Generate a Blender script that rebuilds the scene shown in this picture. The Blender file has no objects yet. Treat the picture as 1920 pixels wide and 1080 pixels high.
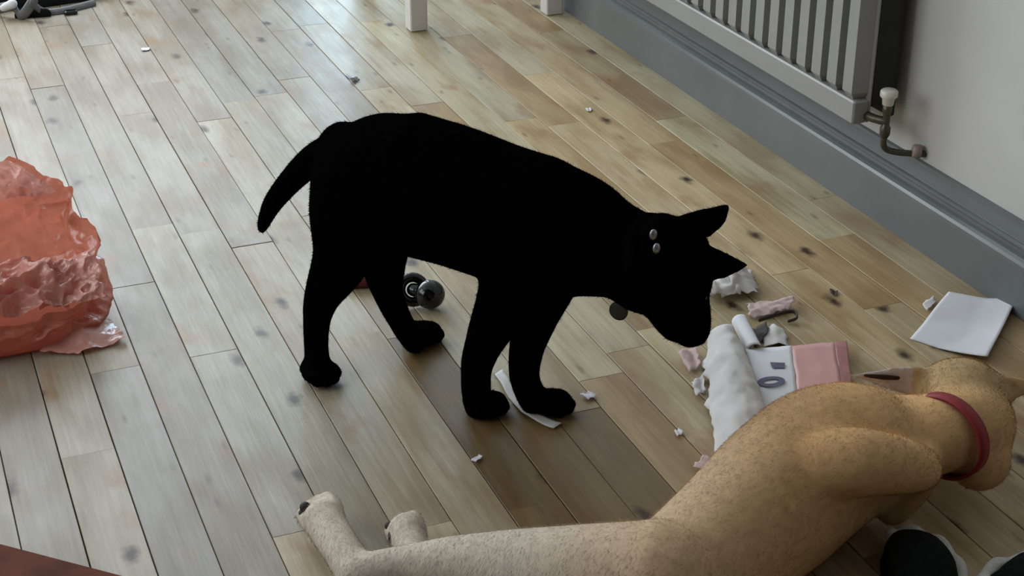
import bpy, math, random
import numpy as np
from mathutils import Vector, Matrix, noise

# ------------------------------------------------------------------ camera, world, light, exposure
SC = bpy.context.scene
COL = SC.collection
F_PX, CAM_H = 3000.0, 1.30
PITCH = math.atan(1507 / F_PX)
YAW = math.atan(1355 / math.hypot(F_PX, 1507))

cam_data = bpy.data.cameras.new('camera')
cam_data.sensor_width = 36.0
cam_data.lens = F_PX / 1920 * 36.0
cam_data.clip_start = 0.05
cam = bpy.data.objects.new('camera', cam_data)
COL.objects.link(cam)
cam.location = (0, 0, CAM_H)
cam.rotation_euler = (math.pi / 2 - PITCH, 0, -YAW)
SC.camera = cam

world = bpy.data.worlds.new('world')
SC.world = world
world.use_nodes = True
bg = world.node_tree.nodes['Background']
bg.inputs['Color'].default_value = (0.92, 0.96, 1.0, 1)
bg.inputs['Strength'].default_value = 0.042

WALL_X = 1.775          # face of the right-hand wall
BACK_Y = 5.30           # face of the far wall
LEFT_X = -1.6           # face of the left-hand wall
# window openings: (along the wall from, to, sill, head)
WIN = (-1.45, 1.12, 0.70, 2.42)        # wide window in the far wall
DOOR = (1.34, 1.645, 0.06, 2.25)       # narrow glazed side light beside it
FILL_WIN = (1.5, 3.7, 0.80, 2.30)          # unseen window added on the left to light the tan dog and wall

def daylight(name, w, h, loc, rot, radiance, colour):
    d = bpy.data.lights.new(name, 'AREA')
    d.shape = 'RECTANGLE'; d.size = w; d.size_y = h
    d.energy = radiance * math.pi * w * h; d.color = colour
    o = bpy.data.objects.new(name, d); COL.objects.link(o)
    o.location = loc; o.rotation_euler = rot
for nm, (a, b, z0, z1), rad_, colour_ in (('window_daylight', WIN, 7.0, (0.84, 0.93, 1.0)), ('door_daylight', DOOR, 8.5, (0.55, 0.80, 1.0))):
    daylight(nm, b - a, z1 - z0, ((a + b) / 2, BACK_Y + 0.16, (z0 + z1) / 2), (-math.pi / 2, 0, 0), rad_, colour_)
daylight('side_fill_light', FILL_WIN[1] - FILL_WIN[0], FILL_WIN[3] - FILL_WIN[2],
         (LEFT_X - 0.16, (FILL_WIN[0] + FILL_WIN[1]) / 2, (FILL_WIN[2] + FILL_WIN[3]) / 2), (math.pi / 2, 0, -math.pi / 2), 3.4, (0.90, 0.95, 1.0))  # fill light behind the added side window

SC.view_settings.view_transform = 'Standard'
SC.view_settings.look = 'None'
SC.view_settings.gamma = 1
SC.view_settings.use_curve_mapping = False
SC.view_settings.exposure = 0.25

# ------------------------------------------------------------------ helpers
rnd = random.Random(7)
C0 = Vector((0, 0, CAM_H))
FWD = Vector((math.sin(YAW) * math.cos(PITCH), math.cos(YAW) * math.cos(PITCH), -math.sin(PITCH)))
RGT = Vector((math.cos(YAW), -math.sin(YAW), 0))
UPV = RGT.cross(FWD)
FH = Vector((math.sin(YAW), math.cos(YAW), 0))      # level direction away from the viewer
Z = Vector((0, 0, 1))

def ray(px, py):
    return FWD + RGT * ((px - 960) / F_PX) - UPV * ((py - 540) / F_PX)
def at(px, py, z=0.0):
    """Place measured in the photograph -> point in the room at height z."""
    d = ray(px, py)
    return C0 + d * ((z - CAM_H) / d.z)
def on_plane(px, py, p0, n):
    d = ray(px, py)
    return C0 + d * ((Vector(p0) - C0).dot(n) / d.dot(n))

def mesh_obj(name, verts, faces, mat=None, parent=None, smooth=False, loc=None):
    me = bpy.data.meshes.new(name)
    me.from_pydata([tuple(v) for v in verts], [], faces)
    me.validate()
    me.update()
    if smooth:
        me.polygons.foreach_set('use_smooth', [True] * len(me.polygons))
    o = bpy.data.objects.new(name, me)
    COL.objects.link(o)
    if mat: me.materials.append(mat)
    if parent: o.parent = parent
    if loc: o.location = loc
    return o

def empty(name, loc):
    o = bpy.data.objects.new(name, None)
    o.empty_display_size = 0.05
    COL.objects.link(o)
    o.location = loc
    return o

def tag(o, label=None, cat=None, group=None, kind=None):
    if label: o['label'] = label
    if cat: o['category'] = cat
    if group: o['group'] = group
    if kind: o['kind'] = kind
    return o

class MB:
    def __init__(s): s.v, s.f = [], []
    def add(s, vs, fs):
        b = len(s.v)
        s.v += [Vector(v) for v in vs]
        s.f += [tuple(b + i for i in f) for f in fs]
        return s
    def box(s, a, b):
        (x0, y0, z0), (x1, y1, z1) = a, b
        return s.add([(x0,y0,z0),(x1,y0,z0),(x1,y1,z0),(x0,y1,z0),(x0,y0,z1),(x1,y0,z1),(x1,y1,z1),(x0,y1,z1)],
                     [(0,3,2,1),(4,5,6,7),(0,1,5,4),(1,2,6,5),(2,3,7,6),(3,0,4,7)])
    def cbox(s, a, b, c=0.003):
        """box with chamfered upright and top edges"""
        (x0, y0, z0), (x1, y1, z1) = a, b
        def ring(i, z):
            return [(x0+i+c,y0+i,z),(x1-i-c,y0+i,z),(x1-i,y0+i+c,z),(x1-i,y1-i-c,z),(x1-i-c,y1-i,z),(x0+i+c,y1-i,z),(x0+i,y1-i-c,z),(x0+i,y0+i+c,z)]
        vs = ring(c, z0) + ring(0, z0 + c) + ring(0, z1 - c) + ring(c, z1)
        fs = [tuple(reversed(range(8))), tuple(range(24, 32))]
        for k in range(3):
            for i in range(8):
                j = (i + 1) % 8
                fs.append((k*8+i, k*8+j, k*8+8+j, k*8+8+i))
        return s.add(vs, fs)
    def tube(s, pts, rads, side=None, seg=14, sub=4, cap=True):
        """swept tube through pts, radii are numbers or (sideways, upward)"""
        pts = [Vector(p) for p in pts]
        rads = [(r, r) if not isinstance(r, tuple) else r for r in rads]
        P, R_ = [], []
        n = len(pts)
        for i in range(n - 1):
            p0, p1, p2, p3 = pts[max(i-1,0)], pts[i], pts[i+1], pts[min(i+2,n-1)]
            for k in range(sub):
                t = k / sub
                P.append(0.5*((2*p1)+(p2-p0)*t+(2*p0-5*p1+4*p2-p3)*t*t+(3*p1-p0-3*p2+p3)*t**3))
                e = t
                R_.append((rads[i][0]*(1-e)+rads[i+1][0]*e, rads[i][1]*(1-e)+rads[i+1][1]*e))
        P.append(pts[-1]); R_.append(rads[-1])
        rings = []
        sd = Vector(side) if side is not None else None
        prev = None
        T = []
        for i in range(len(P)):
            t = (P[min(i+1,len(P)-1)] - P[max(i-1,0)])
            T.append(t.normalized() if t.length > 1e-9 else Vector((0,0,1)))
        seq = []
        if cap:
            for a in (80, 55, 30):
                a = math.radians(a)
                seq.append((P[0] - T[0]*max(R_[0])*math.sin(a)*0.9, T[0], (R_[0][0]*math.cos(a), R_[0][1]*math.cos(a))))
        seq += [(P[i], T[i], R_[i]) for i in range(len(P))]
        if cap:
            for a in (30, 55, 80):
                a = math.radians(a)
                seq.append((P[-1] + T[-1]*max(R_[-1])*math.sin(a)*0.9, T[-1], (R_[-1][0]*math.cos(a), R_[-1][1]*math.cos(a))))
        for p, t, r in seq:
            h = sd if sd is not None else (prev if prev is not None else (Vector((0,0,1)) if abs(t.z) < 0.9 else Vector((1,0,0))))
            q = h - t * h.dot(t)
            if q.length < 1e-6: q = t.orthogonal()
            q.normalize()
            u = t.cross(q)
            prev = q
            rings.append([p + q*(r[0]*math.cos(2*math.pi*k/seg)) + u*(r[1]*math.sin(2*math.pi*k/seg)) for k in range(seg)])
        vs = [v for rg in rings for v in rg]
        fs = []
        for i in range(len(rings)-1):
            for k in range(seg):
                l = (k+1) % seg
                fs.append((i*seg+k, i*seg+l, (i+1)*seg+l, (i+1)*seg+k))
        fs.append(tuple(reversed(range(seg))))
        fs.append(tuple(range((len(rings)-1)*seg, len(rings)*seg)))
        return s.add(vs, fs)
    def ball(s, c, r, seg=14, rng=9, axes=None):
        c = Vector(c)
        if not isinstance(r, tuple): r = (r, r, r)
        ax = axes or (Vector((1,0,0)), Vector((0,1,0)), Vector((0,0,1)))
        vs = [c - ax[2]*r[2]]
        for i in range(1, rng):
            a = -math.pi/2 + math.pi*i/rng
            for k in range(seg):
                b = 2*math.pi*k/seg
                vs.append(c + ax[0]*(r[0]*math.cos(a)*math.cos(b)) + ax[1]*(r[1]*math.cos(a)*math.sin(b)) + ax[2]*(r[2]*math.sin(a)))
        vs.append(c + ax[2]*r[2])
        fs = []
        for k in range(seg):
            fs.append((0, 1+(k+1) % seg, 1+k))
        for i in range(rng-2):
            for k in range(seg):
                l = (k+1) % seg
                fs.append((1+i*seg+k, 1+i*seg+l, 1+(i+1)*seg+l, 1+(i+1)*seg+k))
        b = 1+(rng-2)*seg
        for k in range(seg):
            fs.append((b+k, b+(k+1) % seg, len(vs)-1))
        return s.add(vs, fs)
    def lathe(s, c, axis, prof, seg=20):
        """prof = [(distance along axis, radius)]"""
        c, ax = Vector(c), Vector(axis).normalized()
        q = ax.orthogonal().normalized(); u = ax.cross(q)
        vs, fs = [], []
        for h, r in prof:
            for k in range(seg):
                a = 2*math.pi*k/seg
                vs.append(c + ax*h + q*(r*math.cos(a)) + u*(r*math.sin(a)))
        for i in range(len(prof)-1):
            for k in range(seg):
                l = (k+1) % seg
                fs.append((i*seg+k, i*seg+l, (i+1)*seg+l, (i+1)*seg+k))
        fs.append(tuple(reversed(range(seg))))
        fs.append(tuple(range((len(prof)-1)*seg, len(prof)*seg)))
        return s.add(vs, fs)
    def build(s, name, mat, parent=None, smooth=False, loc=None):
        off = Vector(loc) if loc is not None else Vector((0,0,0))
        if parent is not None and loc is None:
            w = parent.location.copy(); q = parent.parent
            while q is not None:
                w += q.location; q = q.parent
            vs = [v - w for v in s.v]
            return mesh_obj(name, vs, s.f, mat, parent, smooth)
        return mesh_obj(name, [v - off for v in s.v], s.f, mat, parent, smooth, loc)

# ------------------------------------------------------------------ materials
def mat_base(name):
    m = bpy.data.materials.new(name); m.use_nodes = True
    return m, m.node_tree.nodes, m.node_tree.links, m.node_tree.nodes['Principled BSDF']

def simple(name, col, rough=0.5, var=0.12, scale=30, spec=0.5, metal=0.0, bump=0.0, bscale=200):
    m, N, L, P = mat_base(name)
    tc = N.new('ShaderNodeTexCoord'); ns = N.new('ShaderNodeTexNoise')
    ns.inputs['Scale'].default_value = scale; ns.inputs['Detail'].default_value = 4
    L.new(tc.outputs['Object'], ns.inputs['Vector'])
    rp = N.new('ShaderNodeValToRGB')
    c = Vector(col)
    rp.color_ramp.elements[0].color = (*(c*(1-var)), 1); rp.color_ramp.elements[1].color = (*(c*(1+var)), 1)
    rp.color_ramp.elements[0].position = 0.3; rp.color_ramp.elements[1].position = 0.7
    L.new(ns.outputs['Fac'], rp.inputs['Fac']); L.new(rp.outputs['Color'], P.inputs['Base Color'])
    P.inputs['Roughness'].default_value = rough; P.inputs['Metallic'].default_value = metal
    P.inputs['Specular IOR Level'].default_value = spec
    if bump:
        n2 = N.new('ShaderNodeTexNoise'); n2.inputs['Scale'].default_value = bscale
        L.new(tc.outputs['Object'], n2.inputs['Vector'])
        b = N.new('ShaderNodeBump'); b.inputs['Strength'].default_value = bump; b.inputs['Distance'].default_value = 0.002
        L.new(n2.outputs['Fac'], b.inputs['Height']); L.new(b.outputs['Normal'], P.inputs['Normal'])
    return m

def plank_material():
    m, N, L, P = mat_base('worn_varnished_pine')
    oi = N.new('ShaderNodeObjectInfo'); tc = N.new('ShaderNodeTexCoord')
    cmb = N.new('ShaderNodeCombineXYZ')
    mul = N.new('ShaderNodeMath'); mul.operation = 'MULTIPLY'; mul.inputs[1].default_value = 37.0
    L.new(oi.outputs['Random'], mul.inputs[0]); L.new(mul.outputs[0], cmb.inputs['Z'])
    add = N.new('ShaderNodeVectorMath'); add.operation = 'ADD'
    L.new(tc.outputs['Object'], add.inputs[0]); L.new(cmb.outputs[0], add.inputs[1])
    def mapped(sx, sy, sz=1):
        mp = N.new('ShaderNodeMapping'); mp.inputs['Scale'].default_value = (sx, sy, sz)
        L.new(add.outputs[0], mp.inputs['Vector']); return mp.outputs[0]
    def nz(vec, scale, detail=5, rough=0.6, dist=0.0):
        n = N.new('ShaderNodeTexNoise'); n.inputs['Scale'].default_value = scale; n.inputs['Detail'].default_value = detail
        n.inputs['Roughness'].default_value = rough; n.inputs['Distortion'].default_value = dist
        L.new(vec, n.inputs['Vector']); return n.outputs['Fac']
    def ramp(fac, *stops):
        r = N.new('ShaderNodeValToRGB'); e = r.color_ramp.elements
        while len(e) < len(stops): e.new(0.5)
        for k, (p, c) in enumerate(stops):
            e[k].position = p; e[k].color = c if len(c) == 4 else (*c, 1)
        L.new(fac, r.inputs['Fac']); return r.outputs['Color']
    def mix(a, b, fac, mode='MULTIPLY'):
        x = N.new('ShaderNodeMix'); x.data_type = 'RGBA'; x.blend_type = mode
        if hasattr(fac, 'is_linked'): L.new(fac, x.inputs[0])
        else: x.inputs[0].default_value = fac
        for s, v in ((6, a), (7, b)):
            if hasattr(v, 'is_linked'): L.new(v, x.inputs[s])
            else: x.inputs[s].default_value = v
        return x.outputs[2]
    col = oi.outputs['Color']
    grain = ramp(nz(mapped(60, 2.2), 2.0, 6, 0.65, 0.4), (0.28, (0.74, 0.70, 0.64)), (0.72, (1.14, 1.13, 1.10)))
    col = mix(col, grain, 0.85)
    blot = ramp(nz(mapped(9, 2.4), 1.6, 3, 0.5), (0.36, (0.66, 0.55, 0.40)), (0.56, (1, 1, 1)), (0.75, (1.14, 1.16, 1.18)))
    col = mix(col, blot, 0.75)
    # orange resin stains
    st = ramp(nz(mapped(7, 3.2), 1.9, 3, 0.55), (0.60, (0, 0, 0)), (0.74, (1, 1, 1)))
    col = mix(col, (0.27, 0.115, 0.03, 1), mix(st, (0.6, 0.6, 0.6, 1), 1.0), 'MIX')
    # knots
    def knots(scale_x, scale_y, size, soft, thr):
        vo = N.new('ShaderNodeTexVoronoi'); vo.voronoi_dimensions = '2D'; vo.inputs['Scale'].default_value = 1.0
        nd = N.new('ShaderNodeTexNoise'); nd.inputs['Scale'].default_value = 40; L.new(sh.outputs[0], nd.inputs['Vector'])
        dv = N.new('ShaderNodeVectorMath'); dv.operation = 'MULTIPLY_ADD'; dv.inputs[1].default_value = (0.16, 0.16, 0)
        L.new(nd.outputs['Color'], dv.inputs[0]); L.new(mapped(scale_x, scale_y), dv.inputs[2])
        L.new(dv.outputs[0], vo.inputs['Vector'])
        # only some cells carry a knot
        sep = N.new('ShaderNodeSeparateColor'); L.new(vo.outputs['Color'], sep.inputs[0])
        gt = N.new('ShaderNodeMath'); gt.operation = 'GREATER_THAN'; gt.inputs[1].default_value = 0.55
        L.new(sep.outputs[0], gt.inputs[0]); gt.inputs[1].default_value = thr
        k = ramp(vo.outputs['Distance'], (size, (1, 1, 1)), (size + soft, (0, 0, 0)))
        x = N.new('ShaderNodeMath'); x.operation = 'MULTIPLY'
        L.new(k, x.inputs[0]); L.new(gt.outputs[0], x.inputs[1]); return x.outputs[0]
    # move knots away from plane z offset: voronoi 2D ignores z, so shift x by random too
    sh = N.new('ShaderNodeVectorMath'); sh.operation = 'ADD'
    cm2 = N.new('ShaderNodeCombineXYZ'); L.new(mul.outputs[0], cm2.inputs['X']); L.new(mul.outputs[0], cm2.inputs['Y'])
    L.new(add.outputs[0], sh.inputs[0]); L.new(cm2.outputs[0], sh.inputs[1])
    old = add
    def mapped(sx, sy, sz=1):
        mp = N.new('ShaderNodeMapping'); mp.inputs['Scale'].default_value = (sx, sy, sz)
        L.new(sh.outputs[0], mp.inputs['Vector']); return mp.outputs[0]
    k1 = knots(8, 4, 0.03, 0.09, 0.72)
    col = mix(col, (0.045, 0.02, 0.008, 1), k1, 'MIX')
    k2 = knots(24, 8, 0.03, 0.12, 0.88)
    k2m = N.new('ShaderNodeMath'); k2m.operation = 'MULTIPLY'; k2m.inputs[1].default_value = 0.55
    L.new(k2, k2m.inputs[0])
    col = mix(col, (0.09, 0.05, 0.025, 1), k2m.outputs[0], 'MIX')
    L.new(col, P.inputs['Base Color'])
    rr = N.new('ShaderNodeMapRange'); rr.inputs['To Min'].default_value = 0.36; rr.inputs['To Max'].default_value = 0.55
    L.new(nz(mapped(12, 5), 2.0, 4), rr.inputs['Value']); L.new(rr.outputs[0], P.inputs['Roughness'])
    P.inputs['Specular IOR Level'].default_value = 0.5
    b = N.new('ShaderNodeBump'); b.inputs['Strength'].default_value = 0.35; b.inputs['Distance'].default_value = 0.0012
    L.new(nz(mapped(70, 5), 2.0, 4), b.inputs['Height']); L.new(b.outputs['Normal'], P.inputs['Normal'])
    return m

def coat_material(name, rough=0.85, spec=0.15, sheen=0.0):
    m, N, L, P = mat_base(name)
    a = N.new('ShaderNodeAttribute'); a.attribute_name = 'coat'
    tc = N.new('ShaderNodeTexCoord'); ns = N.new('ShaderNodeTexNoise'); ns.inputs['Scale'].default_value = 60
    L.new(tc.outputs['Object'], ns.inputs['Vector'])
    rp = N.new('ShaderNodeValToRGB'); rp.color_ramp.elements[0].color = (0.8,0.8,0.8,1); rp.color_ramp.elements[1].color = (1.15,1.15,1.15,1)
    L.new(ns.outputs['Fac'], rp.inputs['Fac'])
    x = N.new('ShaderNodeMix'); x.data_type = 'RGBA'; x.blend_type = 'MULTIPLY'; x.inputs[0].default_value = 1
    L.new(a.outputs['Color'], x.inputs[6]); L.new(rp.outputs['Color'], x.inputs[7])
    L.new(x.outputs[2], P.inputs['Base Color'])
    P.inputs['Roughness'].default_value = rough; P.inputs['Specular IOR Level'].default_value = spec
    return m

def film_material(name, col, transl=0.45, rough=0.28):
    m, N, L, P = mat_base(name)
    P.inputs['Base Color'].default_value = (*col, 1); P.inputs['Roughness'].default_value = rough
    P.inputs['Coat Weight'].default_value = 1.0; P.inputs['Coat Roughness'].default_value = 0.16
    tr = N.new('ShaderNodeBsdfTranslucent'); tr.inputs['Color'].default_value = (*col, 1)
    mx = N.new('ShaderNodeMixShader'); mx.inputs[0].default_value = transl
    out = N['Material Output'] if 'Material Output' in N else N.get('Material Output')
    tc = N.new('ShaderNodeTexCoord'); ns = N.new('ShaderNodeTexNoise'); ns.inputs['Scale'].default_value = 45; ns.inputs['Detail'].default_value = 5
    L.new(tc.outputs['Object'], ns.inputs['Vector'])
    b = N.new('ShaderNodeBump'); b.inputs['Strength'].default_value = 0.7; b.inputs['Distance'].default_value = 0.008
    L.new(ns.outputs['Fac'], b.inputs['Height']); L.new(b.outputs['Normal'], P.inputs['Normal'])
    L.new(P.outputs[0], mx.inputs[1]); L.new(tr.outputs[0], mx.inputs[2]); L.new(mx.outputs[0], out.inputs['Surface'])
    return m

M = {
    'plank': plank_material(),
    'subfloor': simple('dark_gap_dirt', (0.045, 0.036, 0.027), 0.95),
    'wall': simple('pale_grey_wall_paint', (0.56, 0.55, 0.53), 0.75, 0.03, 6, 0.3, bump=0.08, bscale=90),
    'skirting': simple('grey_gloss_paint', (0.135, 0.145, 0.145), 0.24, 0.06, 8),
    'radiator': simple('light_grey_radiator_enamel', (0.27, 0.266, 0.25), 0.38, 0.04, 10),
    'radiator_shade': simple('shade_dark_steel', (0.02, 0.02, 0.018), 0.8),  # near-black colour carries the shade between the radiator panels
    'cap': simple('cream_plastic', (0.66, 0.64, 0.56), 0.4, 0.05),
    'brass': simple('tarnished_brass_fitting', (0.09, 0.085, 0.06), 0.4, 0.2, 60, metal=0.7),
    'copper': simple('painted_copper_pipe', (0.30, 0.24, 0.20), 0.4, 0.1),
    'ceiling': simple('white_ceiling_paint', (0.7, 0.7, 0.69), 0.8, 0.02),
    'white_wood': simple('white_painted_wood', (0.60, 0.57, 0.54), 0.4, 0.05, 12),
    'brown_wood': simple('red_brown_wood', (0.14, 0.045, 0.028), 0.85, 0.3, 25, 0.15),
    'black_coat': coat_material('black_short_fur', 0.95, 0.0),
    'tan_coat': coat_material('tan_short_fur', 0.85, 0.12),
    'black_gloss': simple('glossy_black', (0.006, 0.006, 0.006), 0.12),
    'black_nylon': simple('black_nylon', (0.004, 0.004, 0.0045), 0.8, spec=0.2),
    'black_strap': simple('matt_black_strap', (0.002, 0.002, 0.002), 0.95, spec=0.0),
    'steel': simple('dull_steel', (0.30, 0.30, 0.31), 0.45, 0.1, 80, metal=1.0),
    'tagmat': simple('dull_dark_tag', (0.02, 0.022, 0.012), 0.5),
    'red_nylon': simple('red_nylon', (0.25, 0.010, 0.014), 0.6, 0.15, 120),
    'bag': film_material('coral_plastic_film', (0.68, 0.235, 0.15), 0.34, 0.20),
    'bag_sheen': film_material('pale_sheen_coral_film', (0.80, 0.40, 0.325), 0.34, 0.20),  # paler coral: highlights on the crumples put into the colour
    'paper': simple('white_paper', (0.70, 0.69, 0.71), 0.7, 0.03, 14, 0.3),
    'paper_warm': simple('torn_white_paper', (0.62, 0.59, 0.565), 0.75, 0.06, 20, 0.3),
    'paper_pink': simple('pinkish_paper', (0.58, 0.43, 0.40), 0.75, 0.08, 25, 0.3),
    'label_pink': simple('pink_printed_label', (0.62, 0.34, 0.31), 0.5, 0.06, 20),
    'label_red': simple('dull_red_print', (0.36, 0.16, 0.15), 0.5, 0.15, 60),
    'ink': simple('violet_grey_ink', (0.12, 0.10, 0.16), 0.5),
    'grey_card': simple('grey_card', (0.36, 0.36, 0.38), 0.6),
    'dark_card': simple('dark_brown_card', (0.05, 0.035, 0.028), 0.7),
    'toy_red': simple('dark_red_rubber', (0.10, 0.012, 0.012), 0.5),
    'plush_black': simple('black_plush', (0.008, 0.010, 0.009), 0.95, 0.3, 90, 0.1, bump=0.6, bscale=260),
    'fleece': simple('white_fleece', (0.62, 0.60, 0.55), 0.9, 0.1, 90, 0.2, bump=0.6, bscale=300),
    'pad': simple('dark_paw_pad', (0.018, 0.013, 0.012), 0.7),
    'ear_dark': simple('dark_brown_ear_hollow', (0.05, 0.026, 0.018), 0.9, spec=0.1),
    'pinkskin': simple('pale_pink_skin', (0.55, 0.38, 0.35), 0.6),
    'frame_white': simple('white_window_frame', (0.75, 0.75, 0.74), 0.4, 0.02),
    'grey_strap': simple('grey_webbing', (0.14, 0.14, 0.145), 0.6),
}

# ------------------------------------------------------------------ the room
PW = 0.0812              # board pitch
X00 = 0.1307             # a measured board edge
floor = MB().box((-1.6, -0.6, -0.030), (WALL_X + 0.05, BACK_Y + 0.1, -0.0115)).build('floor', M['subfloor'])
tag(floor, 'worn varnished pine board floor with dark knots', 'floor', kind='structure')

palette = [(0.40,0.285,0.165), (0.44,0.325,0.195), (0.36,0.25,0.135), (0.46,0.36,0.235), (0.41,0.30,0.18), (0.33,0.215,0.11), (0.43,0.345,0.22), (0.38,0.28,0.17)]
known = {0: [2.125], 1: [2.367], 2: [2.668], 6: [2.332, 3.45], 3: [1.811], 2.5: []}
known[2] = [2.668, 3.82]
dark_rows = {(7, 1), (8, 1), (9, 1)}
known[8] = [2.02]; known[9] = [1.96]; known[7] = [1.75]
mesh_cache = {}
def plank_mesh(w, l):
    key = (round(w, 4), round(l, 2))
    if key not in mesh_cache:
        b = MB()
        x, y, c = w / 2, key[1] / 2, 0.0008
        vs = [(-x,-y,-0.011),(x,-y,-0.011),(x,y,-0.011),(-x,y,-0.011),
              (-x,-y,-c),(x,-y,-c),(x,y,-c),(-x,y,-c),
              (-x+c,-y+c,0),(x-c,-y+c,0),(x-c,y-c,0),(-x+c,y-c,0)]
        fs = [(0,1,5,4),(1,2,6,5),(2,3,7,6),(3,0,4,7),(4,5,9,8),(5,6,10,9),(6,7,11,10),(7,4,8,11),(8,9,10,11)]
        me = bpy.data.meshes.new('plank'); me.from_pydata(vs, [], fs); me.update(); me.materials.append(M['plank'])
        mesh_cache[key] = me
    return mesh_cache[key]
lengths = [0.55, 0.7, 0.85, 1.0, 1.2, 1.4]
k0, k1 = -14, 20
for k in range(k0, k1):
    xa = X00 + k * PW
    xb = xa + PW
    if xa > WALL_X - 0.01: break
    xb = min(xb, WALL_X)
    w = xb - xa - rnd.choice((0.0010, 0.0014, 0.0020))
    if w < 0.01: continue
    # rows in view are laid over the whole visible stretch
    ylo, yhi = (1.15, BACK_Y) if xa > -0.1 else (1.0, BACK_Y)
    cuts = sorted(known.get(k, []))
    if cuts:
        y = cuts[0]
        while y > ylo: y -= rnd.choice(lengths[2:]); cuts.append(y)
        y = max(cuts)
        while y < yhi: y += rnd.choice(lengths); cuts.append(min(y, yhi))
    else:
        y = ylo - rnd.random() * 1.0; cuts = [y]
        while y < yhi: y += rnd.choice(lengths); cuts.append(min(y, yhi))
    cuts = sorted(cuts)
    for a, b in zip(cuts[:-1], cuts[1:]):
        if b - a < 0.05: continue
        o = bpy.data.objects.new('plank', plank_mesh(w, b - a - 0.002))
        COL.objects.link(o)
        o.parent = floor
        o.location = ((xa + xb) / 2, (a + b) / 2, rnd.uniform(-0.0007, 0.0005))
        c = Vector(rnd.choice(palette)) * rnd.uniform(0.98, 1.36)
        c.y *= 1.09; c.z *= 1.12
        # trodden boards: scuffed grey plus window sheen painted in; varnish kept near the wall
        w_ = min(1, max(0, (1.05 - (xa - 0.14 * (a + b - 5.0))) / 0.65)) * rnd.uniform(0.75, 1.0)
        c = c.lerp(Vector((0.22, 0.203, 0.182)) * rnd.uniform(0.85, 1.12), 0.85 * w_)
        if (k, round(a < 1.9)) in dark_rows and b < 2.6:      # boards stained dark brown, with the dog's shadow painted into the colour
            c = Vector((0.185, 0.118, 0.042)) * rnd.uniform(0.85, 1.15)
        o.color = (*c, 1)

wall = MB().box((WALL_X, -0.6, 0), (WALL_X + 0.1, BACK_Y + 0.1, 2.5)).build('wall_right', M['wall'])
tag(wall, 'plain pale grey wall behind the radiator', 'wall', kind='structure')
wb = MB()
ya, yb = BACK_Y, BACK_Y + 0.12
for x0, x1, z0, z1 in ((LEFT_X, WIN[0], 0, 2.5), (WIN[0], WIN[1], 0, WIN[2]), (WIN[0], WIN[1], WIN[3], 2.5), (WIN[1], DOOR[0], 0, 2.5),
                       (DOOR[0], DOOR[1], 0, DOOR[2]), (DOOR[0], DOOR[1], DOOR[3], 2.5), (DOOR[1], WALL_X, 0, 2.5)):
    wb.box((x0, ya, z0), (x1, yb, z1))
tag(wb.build('wall_back', M['wall']), 'pale grey wall around the window at the far end', 'wall', kind='structure')
wl = MB()
xa_, xb_ = LEFT_X - 0.12, LEFT_X
for y0, y1, z0, z1 in ((-0.6, FILL_WIN[0], 0, 2.5), (FILL_WIN[1], BACK_Y + 0.12, 0, 2.5), (FILL_WIN[0], FILL_WIN[1], 0, FILL_WIN[2]), (FILL_WIN[0], FILL_WIN[1], FILL_WIN[3], 2.5)):
    wl.box((xa_, y0, z0), (xb_, y1, z1))
tag(wl.build('wall_left', M['wall']), 'pale grey wall with an added window on the left side', 'wall', kind='structure')
def window(name, label, o, mk, mull):
    a, b, z0, z1 = o
    w = empty(name, mk((a + b) / 2, 0.06, z0)); tag(w, label, 'window', kind='structure')
    def bar(nm, a0, a1, c0, c1):
        p, q = mk(a0, 0.03, c0), mk(a1, 0.09, c1)
        MB().box([min(p[i], q[i]) for i in range(3)], [max(p[i], q[i]) for i in range(3)]).build(nm, M['frame_white'], w)
    f_ = 0.045
    bar('window_frame', a, a + f_, z0, z1); bar('window_frame', b - f_, b, z0, z1)
    bar('window_frame', a + f_, b - f_, z0, z0 + f_); bar('window_frame', a + f_, b - f_, z1 - f_, z1)
    for k in range(mull):
        c = a + (b - a) * (k + 1) / (mull + 1)
        bar('mullion', c - 0.03, c + 0.03, z0 + f_, z1 - f_)
far = lambda t_, d_, z_: Vector((t_, BACK_Y + d_, z_))
window('window_1', 'wide white framed window at the far end of the room', WIN, far, 2)
window('window_2', 'narrow white framed glazed side light in the far corner', DOOR, far, 0)
window('added_window', 'unseen white framed window added in the left wall for its light', FILL_WIN, lambda t_, d_, z_: Vector((LEFT_X - d_, t_, z_)), 1)
tag(MB().box((-1.6, -0.6, 2.5), (WALL_X + 0.1, BACK_Y + 0.12, 2.56)).build('ceiling', M['ceiling']), 'flat white ceiling', 'ceiling', kind='structure')

# skirting: moulded profile run along the wall
prof = [(0.0, 0.0), (0.032, 0.0), (0.032, 0.094), (0.0312, 0.101), (0.0285, 0.107), (0.0235, 0.1115), (0.0175, 0.113), (0.0165, 0.1125),
        (0.0165, 0.121), (0.0185, 0.1235), (0.0195, 0.127), (0.0185, 0.1305), (0.016, 0.1325), (0.0135, 0.1330), (0.0125, 0.136),
        (0.0105, 0.146), (0.008, 0.154), (0.0065, 0.160), (0.0065, 0.166), (0.0, 0.168)]
vs, fs = [], []
for y in (-0.6, BACK_Y):
    vs += [(WALL_X - d, y, z * 0.93) for d, z in prof]
n = len(prof)
for i in range(n - 1):
    fs.append((i, i + n, i + n + 1, i + 1))
fs += [tuple(range(n)), tuple(reversed(range(n, 2 * n)))]
sk = mesh_obj('baseboard_right', vs, fs, M['skirting'])
tag(sk, 'grey gloss painted moulded skirting board along the wall', 'skirting', kind='structure')

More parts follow.
